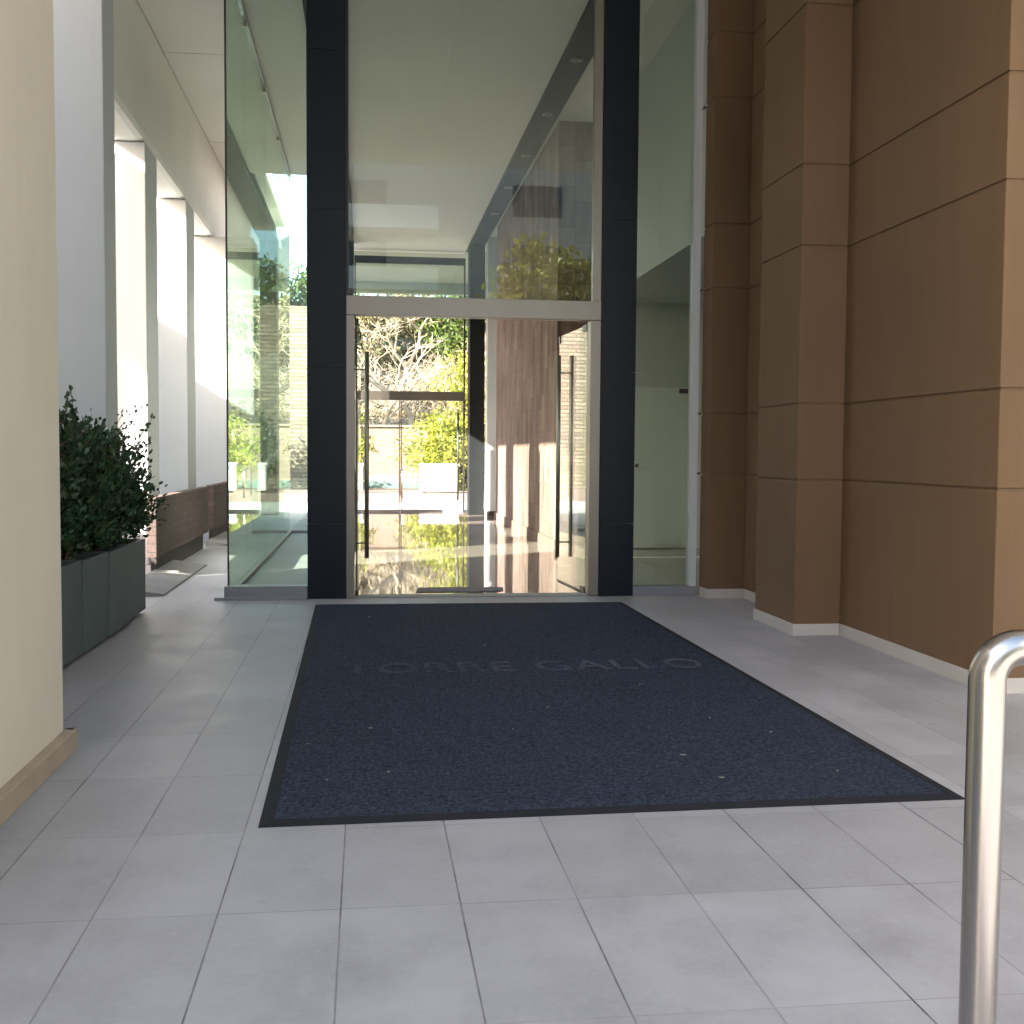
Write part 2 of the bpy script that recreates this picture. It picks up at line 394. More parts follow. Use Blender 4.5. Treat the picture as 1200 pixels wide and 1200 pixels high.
# ---------------------------------------------------------------- left side: near wall, columns, roof beam
w = empty('wall', (-1.5, 4, 0)); tag(w, 'smooth beige wall at the near left edge of the entrance walk', 'wall')
B(-3.4, -1.5, 2.5, 5.80, 0, 7.19).build('wall_face', M['beige'], w, bevel=.012)
mb = MB()
for a, b in ((2.5, 3.30), (3.304, 4.7), (4.704, 5.84)): mb.box(-1.5, -1.445, a, b, 0, .105)
mb.box(-3.4, -1.452, 5.802, 5.85, 0, .105)
mb.build('skirting', M['tanskirt'], w, bevel=.004)

colg = 'white columns along the open left side'
for lab, x0, x1, y0, y1 in (('pale grey column closest to the leafy shrubs, first of the row', -3.50, -2.66, 12.10, 12.62),
                            ('white column with a thin sunlit streak near its top', -3.46, -2.85, 15.30, 16.12),
                            ('sunlit white column second from the glass edge', -3.40, -2.85, 18.64, 19.50),
                            ('wide sunlit white column at the far end, beside the glass edge', -3.40, -2.10, 21.75, 22.6)):
    o = MB().box(x0, x1, y0, y1, 0, 5.485 if y0 > 13 else 7.19).build('column', M['white'], loc=((x0+x1)/2, (y0+y1)/2, 0), bevel=.012)
    tag(o, lab, 'column', colg)
o = MB().box(-3.36, -2.85, 12.63, 29.0, 5.5, 7.195).build('roof_beam', M['beam'], loc=(-3.1, 12.63, 5.5), bevel=.09)
tag(o, 'long white roof beam resting on the row of columns', 'beam')

# planter boxes and shrubs
labs = ['slate grey planter box at the near end of the row', 'slate grey planter box, second from the near wall', 'slate grey planter box, third from the near wall', 'slate grey planter box at the far end of the row']
slabs = ['dark leafy shrub, tallest and closest to the beige wall', 'dark dense shrub just beyond the tallest one', 'dark leafy shrub in the third planter box', 'lower shrub with loose twigs over the far planter box']
for k in range(4):
    y0 = 7.66 + .785*k; y1 = y0 + .77; xf = -2.03 + .012*((k*7) % 3 - 1)
    x0 = xf - .62; h = .71 - .008*k
    pb = empty('planter_box', ((x0+xf)/2, (y0+y1)/2, 0)); tag(pb, labs[k], 'planter box', 'row of slate grey planter boxes')
    mb = MB(); t_ = .03
    mb.box(x0, x0+t_, y0, y1, .03, h); mb.box(xf-t_, xf, y0, y1, .03, h)
    mb.box(x0+t_, xf-t_, y0, y0+t_, .03, h); mb.box(x0+t_, xf-t_, y1-t_, y1, .03, h); mb.box(x0+t_, xf-t_, y0+t_, y1-t_, .03, .06)
    mb.build('box_body', M['slate'], pb, bevel=.006)
    B(x0+t_, xf-t_, y0+t_, y1-t_, h-.12, h-.06).build('soil', M['soil'], pb)
    B(x0+.05, xf-.05, y0+.05, y1-.05, 0, .03).build('foot', M['plinth'], pb)
    # shrub
    sh = empty('shrub', ((x0+xf)/2, (y0+y1)/2, h-.06)); tag(sh, slabs[k], 'shrub', 'dark shrubs in the planter boxes')
    top = (1.90, 1.84, 1.76, 1.44)[k]; cx, cy0 = (x0+xf)/2 - .02, (y0+y1)/2
    tw = MB(); Cs = []; As = []
    rr = random.Random(40+k)
    for q in range(165):
        u = rr.random(); ang = rr.uniform(0, 2*math.pi); rad = (rr.random()**.5)
        zt = h + (top-h)*(.06 + .94*u)
        sx = .46*(.75 + .35*math.sin(3*u)) ; sy = .50
        tip = Vector((cx + math.cos(ang)*rad*sx, cy0 + math.sin(ang)*rad*sy, zt - rad*rad*.22*(top-h)*u))
        if k == 3: tip.y += .25*rr.random()*u; tip.x += .10*rr.random()
        root = Vector((cx + rr.uniform(-.12, .12), cy0 + rr.uniform(-.18, .18), h-.08))
        mid = root.lerp(tip, .55) + Vector((rr.uniform(-.07, .07), rr.uniform(-.07, .07), .10))
        if q < 60: tw.tube([root, mid, tip], [.011, .007, .003], 4, False)
        for j in range(rr.randint(40, 62)):
            f = rr.uniform(.30, 1.03); p = (root.lerp(mid, f/.55) if f < .55 else mid.lerp(tip, (f-.55)/.45))
            Cs.append(p + Vector((rr.gauss(0, .045), rr.gauss(0, .045), rr.gauss(0, .04)))); d = tip-mid; As.append(d.normalized())
    for q in range(34):            # upright shoots that break the outline
        root = Vector((cx + rr.uniform(-.38, .38), cy0 + rr.uniform(-.42, .42), top - rr.uniform(.2, .5)))
        tip = root + Vector((rr.gauss(0, .12), rr.gauss(0, .12), rr.uniform(.10, .24))); tw.tube([root, tip], [.005, .002], 4, False)
        for j in range(13):
            Cs.append(root.lerp(tip, rr.uniform(.1, 1.02)) + Vector((rr.gauss(0, .02), rr.gauss(0, .02), rr.gauss(0, .02)))); As.append((tip-root).normalized())
    if k >= 2:                    # loose sprays leaning out over the far end
        for q in range(30 if k == 3 else 16):
            root = Vector((cx + rr.uniform(-.05, .18), cy0 + rr.uniform(0, .3), h + rr.uniform(.05, .55)))
            tip = root + Vector((rr.uniform(-.10, .34), rr.uniform(.25, .85), rr.uniform(.0, .75)))
            mid = root.lerp(tip, .5) + Vector((0, 0, .10)); tw.tube([root, mid, tip], [.007, .005, .002], 4, False)
            for j in range(24):
                f = rr.uniform(.25, 1.02); p = root.lerp(mid, f*2) if f < .5 else mid.lerp(tip, f*2-1)
                Cs.append(p + Vector((rr.gauss(0, .028), rr.gauss(0, .03), rr.gauss(0, .028)))); As.append((tip-mid).normalized())
    leaves('foliage', M['shrub'], np.array([tuple(c) for c in Cs]), .050, .030, sh, A=np.array([tuple(a) for a in As]))
    tw.build('stem', M['bark'], sh)

# low brick benches between the columns
for lab, y0, y1 in (('red brown brick box standing beyond the planter boxes', 13.62, 18.0), ('farther red brown brick box beside the glass edge', 18.62, 21.6)):
    bb = empty('brick_bench', (-2.51, (y0+y1)/2, 0)); tag(bb, lab, 'brick box', 'low brick boxes beside the columns')
    B(-2.57, -2.45, y0, y1, .24, .95).build('brick_body', M['brickr'], bb, bevel=.008)
    B(-2.565, -2.50, y0+.25, y1-.25, 0, .24).build('plinth', M['plinth'], bb)
for lab, y0, y1 in (('pale stone kerb slab before the first brick box', 11.95, 15.1), ('pale stone kerb slab beside the farther brick box', 18.2, 20.4)):
    o = MB().add([(-2.52, y0, 0), (-2.08, y0, 0), (-2.08, y1, 0), (-2.52, y1, 0), (-2.52, y0, .085), (-2.08, y0, .022), (-2.08, y1, .022), (-2.52, y1, .085)],
                 [(3,2,1,0),(4,5,6,7),(0,1,5,4),(1,2,6,5),(2,3,7,6),(3,0,4,7)]).build('kerb_slab', M['slab'], loc=(-2.3, (y0+y1)/2, 0), bevel=.004)
    tag(o, lab, 'kerb slab', 'sloping kerb slabs by the brick boxes')

# ---------------------------------------------------------------- entrance: pillars, glass, doors
Y0 = 11.62
def pillar(x0, x1, lab):
    p = empty('granite_pillar', ((x0+x1)/2, Y0+.2, 0)); tag(p, lab, 'pillar', 'black granite pillars of the entrance')
    mb = MB(); zs = [0, .77, 2.35, 3.93, 5.51, 7.1]
    for a, b in zip(zs, zs[1:]): mb.box(x0, x1, Y0-.02, Y0+.40, a+(.0025 if a else 0), b-.0025)
    mb.build('cladding', M['black'], p, bevel=.003)
    B(x0+.02, x1-.02, Y0, Y0+.38, 0, 7.1).build('core', M['greymetal'], p)
pillar(-.60, -.212, 'black granite pillar left of the open doors')
pillar(2.425, 2.79, 'black granite pillar right of the open doors')

fr = empty('door_frame', (1.05, Y0, 0)); tag(fr, 'brushed steel door frame with tall glass over the crossbar', 'door frame')
B(-.209, 2.424, Y0, Y0+.14, 2.89, 3.085).build('transom', M['steel'], fr, bevel=.004)
B(-.209, -.13, Y0+.01, Y0+.13, .004, 2.888).build('jamb', M['steel'], fr, bevel=.003)
B(2.315, 2.424, Y0+.01, Y0+.20, .004, 2.888).build('jamb', M['steel'], fr, bevel=.003)
B(2.335, 2.424, Y0+.02, Y0+.12, 3.088, 6.5).build('mullion', M['steel'], fr, bevel=.003)
B(-.209, -.185, Y0+.02, Y0+.12, 3.088, 6.5).build('mullion', M['dark'], fr, bevel=.003)
B(-.184, 2.334, Y0+.06, Y0+.072, 3.086, 6.5).build('pane', M['glassfront'], fr)
B(-.209, 2.424, Y0+.02, Y0+.24, .0045, .009).build('threshold', M['conc'], fr)

def door(hx, hy, fx, fy, lab):
    a = Vector((hx, hy, 0)); b = Vector((fx, fy, 0)); u = (b-a).normalized(); n = Vector((u.y, -u.x, 0)); L = (b-a).length
    def slab(s0, s1, t0, t1, z0, z1):
        mb = MB(); pts = [a+u*s0+n*t0, a+u*s1+n*t0, a+u*s1+n*t1, a+u*s0+n*t1]
        return mb.prism([(p.x, p.y) for p in pts], z0, z1)
    d = slab(0, L, -.006, .006, .022, 2.86).build('door', M['glassdoor'], fr); d['label'] = lab
    sub(slab(0, L, -.008, .008, .010, .021), 'bottom_shoe', M['dark'], d)
    sub(slab(-.006, -.0005, -.007, .007, .075, 2.795), 'edge_seal', M['dark'], d)
    sub(slab(-.004, .16, -.015, .015, 2.80, 2.872), 'hinge', M['dark'], d, .002)
    sub(slab(-.004, .16, -.015, .015, .0095, .07), 'hinge', M['dark'], d, .002)
    sub(slab(L-.07, L-.005, -.014, .014, 2.78, 2.86), 'lock_patch', M['dark'], d, .002)
    for sg in (-1, 1):
        p = a + u*(L-.30) + n*sg*.080
        h = MB().tube([p+Vector((0,0,.31)), p+Vector((0,0,2.62))], .025, 16)
        for z in (.48, 2.42): h.tube([p-n*sg*.01+Vector((0,0,z)), a+u*(L-.30)+n*sg*.006+Vector((0,0,z))], .010, 10)
        sub(h, 'handle', M['dkrail'], d)
def sub(mb, name, mat, d, bevel=0):
    return mb.build(name, mat, d, bevel=bevel)
door(-.105, Y0+.14, -.075, Y0+1.42, 'glass door leaf swung open against the left granite pillar')
door(2.322, Y0+.21, 2.235, Y0+1.46, 'glass door leaf swung open beside the right granite pillar')

g = empty('glass_screen', (-1.0, Y0, 0)); tag(g, 'fixed front glass left of the black pillar, on a grey sill', 'glass screen')
B(-1.385, -.602, Y0+.06, Y0+.072, .135, 6.5).build('pane', M['glass'], g)
B(-1.43, -.602, Y0-.03, Y0+.16, 0, .135).build('sill', M['greymetal'], g, bevel=.004)
B(-1.52, -.602, Y0-.10, Y0-.032, 0, .03).build('sill_step', M['greymetal'], g, bevel=.003)
B(-1.405, -1.388, Y0+.05, Y0+.082, .135, 6.5).build('edge_strip', M['dark'], g)
g = empty('glass_wall', (-1.40, 16, 0)); tag(g, 'long side glass wall running back from the front glass corner', 'glass wall')
yy = [Y0+.09, 13.6, 16.0, 18.4, 21.0]
for a, b in zip(yy, yy[1:]):
    B(-1.406, -1.394, a+.004, b-.004, .05, 6.46).build('pane', M['glass'], g)
B(-1.43, -1.37, Y0+.165, 21.0, .005, .05).build('bottom_channel', M['steel'], g, bevel=.003)
B(-1.43, -1.37, Y0+.09, 21.0, 6.462, 6.498).build('top_channel', M['greymetal'], g)
for y in yy[1:4]:
    B(-1.425, -1.375, y-.025, y+.025, 6.40, 6.455).build('clamp', M['dkrail'], g)
g = empty('end_glass', (-1.0, 21.06, 0)); tag(g, 'clear glass closing the far end of the left bay', 'glass screen')
B(-1.39, -.702, 21.03, 21.042, .06, 6.5).build('pane', M['glass'], g)
B(-1.39, -.702, 21.0, 21.08, .005, .058).build('bottom_channel', M['greymetal'], g)
g = empty('glass_screen', (3.1, Y0, 0)); tag(g, 'fixed front glass between the right black pillar and brown wall', 'glass screen')
B(2.792, 3.405, Y0+.06, Y0+.072, .10, 6.55).build('pane', M['glassfront'], g)
B(2.792, 3.47, Y0-.03, Y0+.16, 0, .10).build('sill', M['greymetal'], g, bevel=.004)
B(3.407, 3.478, Y0-.01, Y0+.14, .101, 6.55).build('jamb', M['white'], g, bevel=.003)
for z in (1.30, 1.93, 3.22, 5.1):
    MB().tube([(3.48, Y0-.07, z), (3.48, Y0-.011, z)], .014, 12).build('stud', M['rail'], g)

# ---------------------------------------------------------------- right brown clad wall
cw = empty('clad_wall', (4.5, 9, 0)); tag(cw, 'brown rendered wall with wide horizontal grooves on the right', 'wall')
zs = [.0, 1.292, 1.922, 3.21, 3.868, 5.145, 5.80, 7.19]; gp = .009
def course(mb, x0, x1, y0, y1):
    for a, b in zip(zs, zs[1:]): mb.box(x0, x1, y0, y1, a + (gp if a else .0), b - gp)
mb = MB(); course(mb, 3.92, 4.3, 6.62, 11.60); mb.build('wall_panel', M['brown'], cw, bevel=.007)
mb = MB(); course(mb, 4.302, 9.5, 6.62, 6.9); mb.build('wall_panel', M['brown'], cw, bevel=.007)
B(3.932, 9.4, 6.632, 6.88, 0, 7.18).build('backing', M['brown'], cw); B(3.932, 4.28, 6.885, 11.55, 0, 7.18).build('backing', M['brown'], cw)
for y0, y1 in ((8.93, 9.88), (11.35, 11.64)):
    mb = MB(); course(mb, 3.52, 3.918, y0, y1); mb.build('pilaster', M['brown'], cw, bevel=.007)
    B(3.532, 3.917, y0+.012, y1-.012, 0, 7.18).build('backing', M['brown'], cw)
mb = MB(); s_ = .012; h_ = .098
for x0, x1, y0, y1 in ((3.92-s_, 3.92, 6.62-s_, 7.72), (3.92-s_, 3.92, 7.725, 8.93-s_), (3.92, 9.4, 6.62-s_, 6.62), (3.52-s_, 3.908, 8.93-s_, 8.93), (3.52-s_, 3.52, 8.93, 9.88+s_),
                       (3.52, 3.908, 9.88, 9.88+s_), (3.92-s_, 3.92, 9.88+s_, 11.35-s_), (3.52-s_, 3.92, 11.35-s_, 11.35), (3.52-s_, 3.52, 11.35, 11.58)):
    mb.box(x0, x1, y0, y1, .0, h_)
mb.build('skirting', M['skirt'], cw, bevel=.003)

# ---------------------------------------------------------------- hall interior
for lab, x0, x1 in (('long black beam along the right side of the hall ceiling', 2.434, 2.79), ('long black beam along the left side of the hall ceiling', -.70, -.302)):
    o = B(x0, x1, Y0+.41, 27.0, 6.44 if x0 > 0 else 6.40, 6.70).build('ceiling_beam', M['matblack'], loc=((x0+x1)/2, 12, 6.44), bevel=.004)
    tag(o, lab, 'beam', 'black beams under the hall ceiling')
for k, y in enumerate((14.2, 16.5, 18.8, 21.1, 23.4)):  # unlit roundels stand in for ovals that are probably reflections
    d = empty('roundel', (2.61, y, 6.44)); tag(d, 'unlit stand-in downlight in the black ceiling beam', 'roundel', 'unlit roundels in the black ceiling beam')
    c_ = [(2.61 + .075*math.cos(2*math.pi*i/20), y + .075*math.sin(2*math.pi*i/20)) for i in range(20)]
    MB().prism(c_, 6.425, 6.439).build('trim_ring', M['trim'], d)
    c_ = [(2.61 + .052*math.cos(2*math.pi*i/20), y + .052*math.sin(2*math.pi*i/20)) for i in range(20)]
    MB().prism(c_, 6.421, 6.4245).build('lens', M['lens'], d)
for lab, x0, x1 in (('black granite column at the far right of the hall', 2.44, 2.80), ('black granite column at the far left of the hall', -.70, -.31)):
    o = B(x0, x1, 27.02, 27.6, .004, 6.5).build('hall_column', M['matblack'], loc=((x0+x1)/2, 27.3, 0), bevel=.004); tag(o, lab, 'column', 'black columns at the far end of the hall')
sw = empty('stone_wall', (3.2, 21, 0)); tag(sw, 'rusty brown stone wall inside the hall with sun patches', 'wall')
B(2.90, 3.56, 17.2, 25.4, .004, 6.556).build('stone_facing', M['rust'], sw, bevel=.004)
B(2.868, 2.899, 17.17, 25.43, .0045, .16).build('skirting', M['rust'], sw, bevel=.003)
w = empty('end_wall', (3.3, 26.8, 0)); tag(w, 'plain cream wall beyond the rusty stone wall', 'wall')
B(2.82, 3.62, 26.6, 27.0, .004, 6.556).build('wall_face', M['white'], w)
B(2.82, 3.62, 26.58, 26.598, .0045, .12).build('skirting', M['plinth'], w)
o = B(3.62, 3.70, 11.79, 17.4, 3.87, 6.556).build('bulkhead', M['service'], loc=(3.66, 14, 3.87)); tag(o, 'pale bulkhead panel over the recess right of the hall', 'wall panel')
w = empty('recess_wall', (4.6, 17.4, 0)); tag(w, 'pale grey wall holding the service door behind the right glass', 'wall')
B(3.62, 6.1, 17.40, 17.6, .004, 3.95).build('wall_face', M['service'], w); B(6.0, 6.1, 11.8, 17.4, .004, 3.95).build('wall_face', M['service'], w)
B(3.702, 6.0, 11.79, 17.4, 3.872, 3.95).build('soffit', M['service'], w)
B(3.57, 3.62, 17.5, 28.5, .004, 6.556).build('wall_face', M['service'], w)
d = empty('service_door', (4.6, 17.38, 0)); tag(d, 'pale grey flush door with a round knob behind the right glass', 'door')
B(4.10, 5.06, 17.372, 17.399, .012, 2.55).build('door_leaf', M['doorpaint'], d, bevel=.002)
mb = MB(); mb.box(4.05, 4.096, 17.365, 17.399, .0, 2.60); mb.box(5.064, 5.11, 17.365, 17.399, .0, 2.60); mb.box(4.098, 5.062, 17.365, 17.399, 2.554, 2.60); mb.build('door_frame', M['service'], d)
B(4.05, 5.11, 17.36, 17.40, .0042, .011).build('door_sill', M['dark'], d)
MB().tube([(4.20, 17.371, 1.32), (4.20, 17.335, 1.32), (4.20, 17.325, 1.32), (4.20, 17.295, 1.32), (4.20, 17.288, 1.32)], [.014, .014, .032, .034, .018], 14).build('knob', M['rail'], d)
B(4.88, 5.04, 17.31, 17.371, 2.46, 2.53).build('closer', M['dark'], d, bevel=.004)
o = B(3.0, 5.9, 15.86, 15.94, .0045, .012).build('floor_strip', M['whitebox'], loc=(4.4, 15.9, 0)); tag(o, 'thin white strip across the floor behind the right glass', 'floor strip')

# rear glazing and doors
YR = 28.4
fr = empty('rear_glazing', (1.05, YR, 0)); tag(fr, 'steel frame of the rear glass front facing the garden', 'door frame')
B(-.31, 2.45, YR, YR+.12, 2.80, 3.03).build('transom', M['steel'], fr, bevel=.004)
B(-.31, 2.45, YR+.01, YR+.11, 6.18, 6.36).build('head_rail', M['dark'], fr)
B(-.31, -.27, YR+.01, YR+.11, .004, 6.18).build('jamb', M['dark'], fr)
B(2.41, 2.45, YR+.01, YR+.11, .004, 6.18).build('jamb', M['dark'], fr)
B(-.269, 2.409, YR+.05, YR+.062, 3.031, 6.179).build('pane', M['glassdoor'], fr)
for x0, x1, hx in ((-.262, .822, None), (.838, 2.402, 2.28)):
    d = B(x0, x1, YR+.05, YR+.062, .06, 2.79).build('door', M['glassdoor'], fr)
    B(x0, x1, YR+.04, YR+.072, .005, .06).build('bottom_shoe', M['greymetal'], d)
    xe = x1-.016 if hx is None else x0+.016
    B(xe-.014, xe+.014, YR+.036, YR+.076, .061, 2.79).build('edge_strip', M['dkrail'], d)
    for sg in ((-.08, .09) if hx else ()):
        MB().tube([(hx, YR+.056+sg, .31), (hx, YR+.056+sg, 2.5)], .02, 12).build('handle', M['dark'], d)
o = B(-.9, 9.4, YR+.6, 34.4, 6.62, 6.9).box(-.9, 9.4, 34.402, 34.7, 6.30, 6.9).build('rear_canopy', M['soffit'], loc=(1, 31, 6.62)); tag(o, 'canopy soffit over the rear doors, hill reflection put into its olive grey', 'canopy')

# ---------------------------------------------------------------- mat, litter, rug, handrail
mt = empty('entrance_mat', (1.05, 7.8, 0)); tag(mt, 'large navy coil entrance mat with worn building name', 'door mat')
c = [(-.43, 4.515), (2.60, 4.565), (2.555, 11.10), (-.50, 11.14)]
def inset(c, d):
    cx = sum(p[0] for p in c)/4; cy_ = sum(p[1] for p in c)/4
    return [(p[0] + (d if p[0] < cx else -d), p[1] + (d if p[1] < cy_ else -d)) for p in c]
ci = inset(c, .058)
mb = MB(); vs = [(x, y, .0005) for x, y in c] + [(x, y, .004) for x, y in c] + [(x, y, .0135) for x, y in ci] + [(x, y, .0005) for x, y in ci]
mb.add(vs, [(i, (i+1) % 4, 4+(i+1) % 4, 4+i) for i in range(4)] + [(4+i, 4+(i+1) % 4, 8+(i+1) % 4, 8+i) for i in range(4)] + [(8+i, 8+(i+1) % 4, 12+(i+1) % 4, 12+i) for i in range(4)])
mb.build('rubber_border', M['rubber'], mt)
# coil pile: a fine grid with a little real relief so that the surface is not a flat sheet
nx, ny = 150, 330
U, V = np.meshgrid(np.linspace(0, 1, nx), np.linspace(0, 1, ny)); A_ = [np.array(p) for p in ci]
P = ((1-U)*(1-V))[..., None]*A_[0] + (U*(1-V))[..., None]*A_[1] + (U*V)[..., None]*A_[2] + ((1-U)*V)[..., None]*A_[3]
Z = .0125 + RNG.normal(0, .0011, U.shape); Z += .0012*np.sin(P[..., 1]*5.1 + P[..., 0]*1.3)
Z[0], Z[-1], Z[:, 0], Z[:, -1] = .012, .012, .012, .012
vs = np.dstack([P, Z]).reshape(-1, 3); idx = np.arange(nx*ny).reshape(ny, nx)
fs = np.stack([idx[:-1, :-1], idx[:-1, 1:], idx[1:, 1:], idx[1:, :-1]], -1).reshape(-1, 4).tolist()
MB().add(vs.tolist(), fs, True).build('coil_pile', M['coil'], mt)
tc = bpy.data.curves.new('lettering', 'FONT'); tc.body = 'TORRE GALLO'; tc.size = .50; tc.extrude = .001; tc.space_character = 1.12; tc.offset = .006
to = bpy.data.objects.new('lettering_src', tc); COL.objects.link(to); bpy.context.view_layer.update()
me = bpy.data.meshes.new_from_object(to.evaluated_get(bpy.context.evaluated_depsgraph_get()), depsgraph=bpy.context.evaluated_depsgraph_get())
bpy.data.objects.remove(to)
xsv = [v.co.x for v in me.vertices]; ysv = [v.co.y for v in me.vertices]
for v in me.vertices:
    fx = (v.co.x - min(xsv))/(max(xsv)-min(xsv)); fy = (v.co.y - min(ysv))/(max(ysv)-min(ysv))
    v.co = Vector((-.17 + 2.53*fx - 1.05, 7.55 + .36*fy - 7.8, .0165 + v.co.z))
me.materials.clear(); me.materials.append(M['letter'])
o = bpy.data.objects.new('lettering', me); COL.objects.link(o); o.parent = mt

rr = random.Random(5)
for k, (x, y) in enumerate([(.02, 10.2), (2.28, 10.35), (-.12, 6.9), (.55, 6.9), (1.05, 6.45), (.02, 6.05), (.78, 5.95), (1.92, 6.1), (-.30, 5.75), (.1, 5.2), (-.18, 5.1), (-.35, 4.85), (2.2, 5.0), (1.62, 4.95), (1.55, 5.35), (1.75, 7.05), (.9, 8.6), (2.15, 5.75)]):
    a = rr.uniform(0, 3); s = rr.uniform(.003, .0075); e = rr.choice((1, 1, 2.4))
    pts = [(x + s*e*math.cos(a+t)*(.7+.5*rr.random()), y + s*math.sin(a+t)*1.2) for t in (0, 1.2, 2.3, 3.3, 4.4, 5.4)]
    o = MB().prism(pts, .0155, .0185).build('litter_flake', M['flake'], loc=(x, y, .0155)); tag(o, 'tiny pale scrap of litter on the navy mat', 'litter', 'pale scraps on the mat')

# small rug just inside
pts = [(.52, 12.02), (.56, 12.40), (1.0, 12.42), (1.28, 12.38), (1.34, 12.40), (1.50, 12.37), (1.47, 12.10), (1.32, 12.02), (1.22, 12.06), (1.12, 12.00), (.95, 12.03)]
o = MB().prism(pts, .0065, .013).build('small_rug', M['rag'], loc=(1, 12.2, 0), bevel=.002); tag(o, 'small worn mauve grey rug just inside the open doors', 'rug')

hr = empty('handrail', (.90, 1.47, 0)); tag(hr, 'satin steel tube handrail bending right in the near corner', 'handrail')
R_ = .047; zt = 1.232; xp = .864; yp = 1.47
arc = [(xp, yp, 0), (xp, yp, .5), (xp, yp, zt-R_)] + [(xp + R_ - R_*math.cos(t), yp, zt - R_ + R_*math.sin(t)) for t in [math.radians(8*i) for i in range(1, 12)]] + [(xp+.3, yp, zt), (1.85, yp, zt)]
arc += [(1.85 + R_*math.sin(t), yp, zt - R_ + R_*math.cos(t)) for t in [math.radians(10*i) for i in range(1, 10)]] + [(1.85+R_, yp, .6), (1.85+R_, yp, 0)]
MB().tube(arc, .0252, 32).build('rail', M['rail'], hr)
for x in (xp, 1.85+R_): MB().tube([(x, yp, .001), (x, yp, .010)], .055, 28).build('base_flange', M['rail'], hr)

# ---------------------------------------------------------------- beyond the rear doors
rw = empty('garden_wall', (-1, 47.4, 0)); tag(rw, 'low pale block garden wall with a teal base behind the rear doors', 'wall')
B(-1.9, 14, 47.2, 47.7, .32, 2.55).build('block_face', M['brickl'], rw); B(-1.9, 14, 47.1, 47.7, .0, .318).build('base_band', M['teal'], rw)
B(-1.9, 14, 47.12, 47.78, 2.552, 2.64).build('coping', M['brickl'], rw)
o = B(-16, -1.95, 46.0, 46.8, -.04, 7.3).build('rubble_wall', M['rubble'], loc=(-9, 46.4, 0)); tag(o, 'tall pale rubble stone wall left of the garden wall', 'wall')
for x0, x1, y0, lab in ((1.95, 3.35, 41.4, 'white tank with a blue mark in front of the bright bush'), (-.72, -.15, 41.7, 'narrow white tank with a blue mark at the left of the garden'), (-4.7, -3.6, 41.5, 'white tank standing apart to the left by the rubble wall')):
    b = empty('white_tank', ((x0+x1)/2, y0+.35, 0)); tag(b, lab, 'tank', 'white tanks in the garden')
    mb = MB(); mb.box(x0, x1, y0, y0+.7, .08, 1.06); mb.build('tank_body', M['whitebox'], b, bevel=.04)
    B(x0-.03, x1+.03, y0-.03, y0+.73, 1.0, 1.09).build('lid', M['whitebox'], b, bevel=.02)
    mb = MB()
    mb.box(x0+.12, x0+.30, y0-.006, y0-.001, .83, .95); mb.box(x0+.35, x1-.15, y0-.006, y0-.001, .86, .93); mb.box(x0+.40, x1-.30, y0-.006, y0-.001, .78, .82)
    mb.build('mark', M['blue'], b)
    for xx in (x0+.1, x1-.2): B(xx, xx+.1, y0+.05, y0+.65, .003, .08).build('foot', M['plinth'], b)
r_ = empty('garden_rail', (1.15, 38, 0)); tag(r_, 'short grey tube rail outside the rear doors', 'handrail')
MB().tube([(1.15, 37.2, 0), (1.15, 37.2, .85), (1.15, 37.3, .92), (1.15, 39.4, .92), (1.15, 39.5, .85), (1.15, 39.5, 0)], .03, 10).build('rail', M['rail'], r_)
MB().tube([(1.15, 37.25, .5), (1.15, 39.45, .5)], .018, 8).build('mid_rail', M['rail'], r_)

# hill
nx, ny = 70, 40; vs = []
def hz(x, y):
    t = max(0, y-47.75); z = 2.3*min(1, t/1.2) + .52*max(0, t-1.2); z = z if z < 8.5 else 8.5 + (z-8.5)*.28
    return z + .5*math.sin(x*.35+y*.21) + .35*math.sin(x*.9-y*.5) - .5 + .06*max(0, x)
for j in range(ny+1):
    y = 47.72 + 75*(j/ny)**1.5
    for i in range(nx+1):
        x = -60 + 130*i/nx; vs.append((x, y, hz(x, y) if j else -.2))
fs = [(j*(nx+1)+i, j*(nx+1)+i+1, (j+1)*(nx+1)+i+1, (j+1)*(nx+1)+i) for j in range(ny) for i in range(nx)]
struct(MB().add(vs, fs, True).build('hill', M['soil']))
n = 52000; X = RNG.uniform(-22, 30, n); Yv = 48.6 + 22*RNG.random(n)**1.3
cl = np.sin(X*1.7+Yv*.9)+np.sin(X*.63-Yv*1.9)+np.sin(X*2.9+1)*.5
Zv = np.array([hz(a, b) for a, b in zip(X, Yv)]) + RNG.random(n)**1.6*np.clip(.6+.6*cl, .15, 2.4)
o = leaves('undergrowth', M['dry'], np.stack([X, Yv, Zv], 1), .17, .07, updir=.5); tag(o, 'dry brown and green scrub covering the hillside', 'undergrowth', kind='stuff')

tw = MB(); rr = random.Random(77)
for q in range(3600):
    x = rr.uniform(-8, 10); y = 48.4 + 13*rr.random()**1.4; z = hz(x, y); L_ = rr.uniform(.5, 1.9)
    p = Vector((x, y, z)); d = Vector((rr.gauss(0, .55), rr.gauss(-.15, .4), rr.uniform(.25, 1))).normalized()
    m = p + d*L_*.5 + Vector((rr.gauss(0, .08), rr.gauss(0, .08), .05)); e = p + (d + Vector((rr.gauss(0, .3), 0, rr.gauss(-.1, .3))))*L_
    tw.tube([p, m, e], [.016, .011, .005], 3, False)
tag(tw.build('brushwood', M['palebark']), 'pale dry brushwood and bare twigs on the hillside', 'brushwood', kind='stuff')

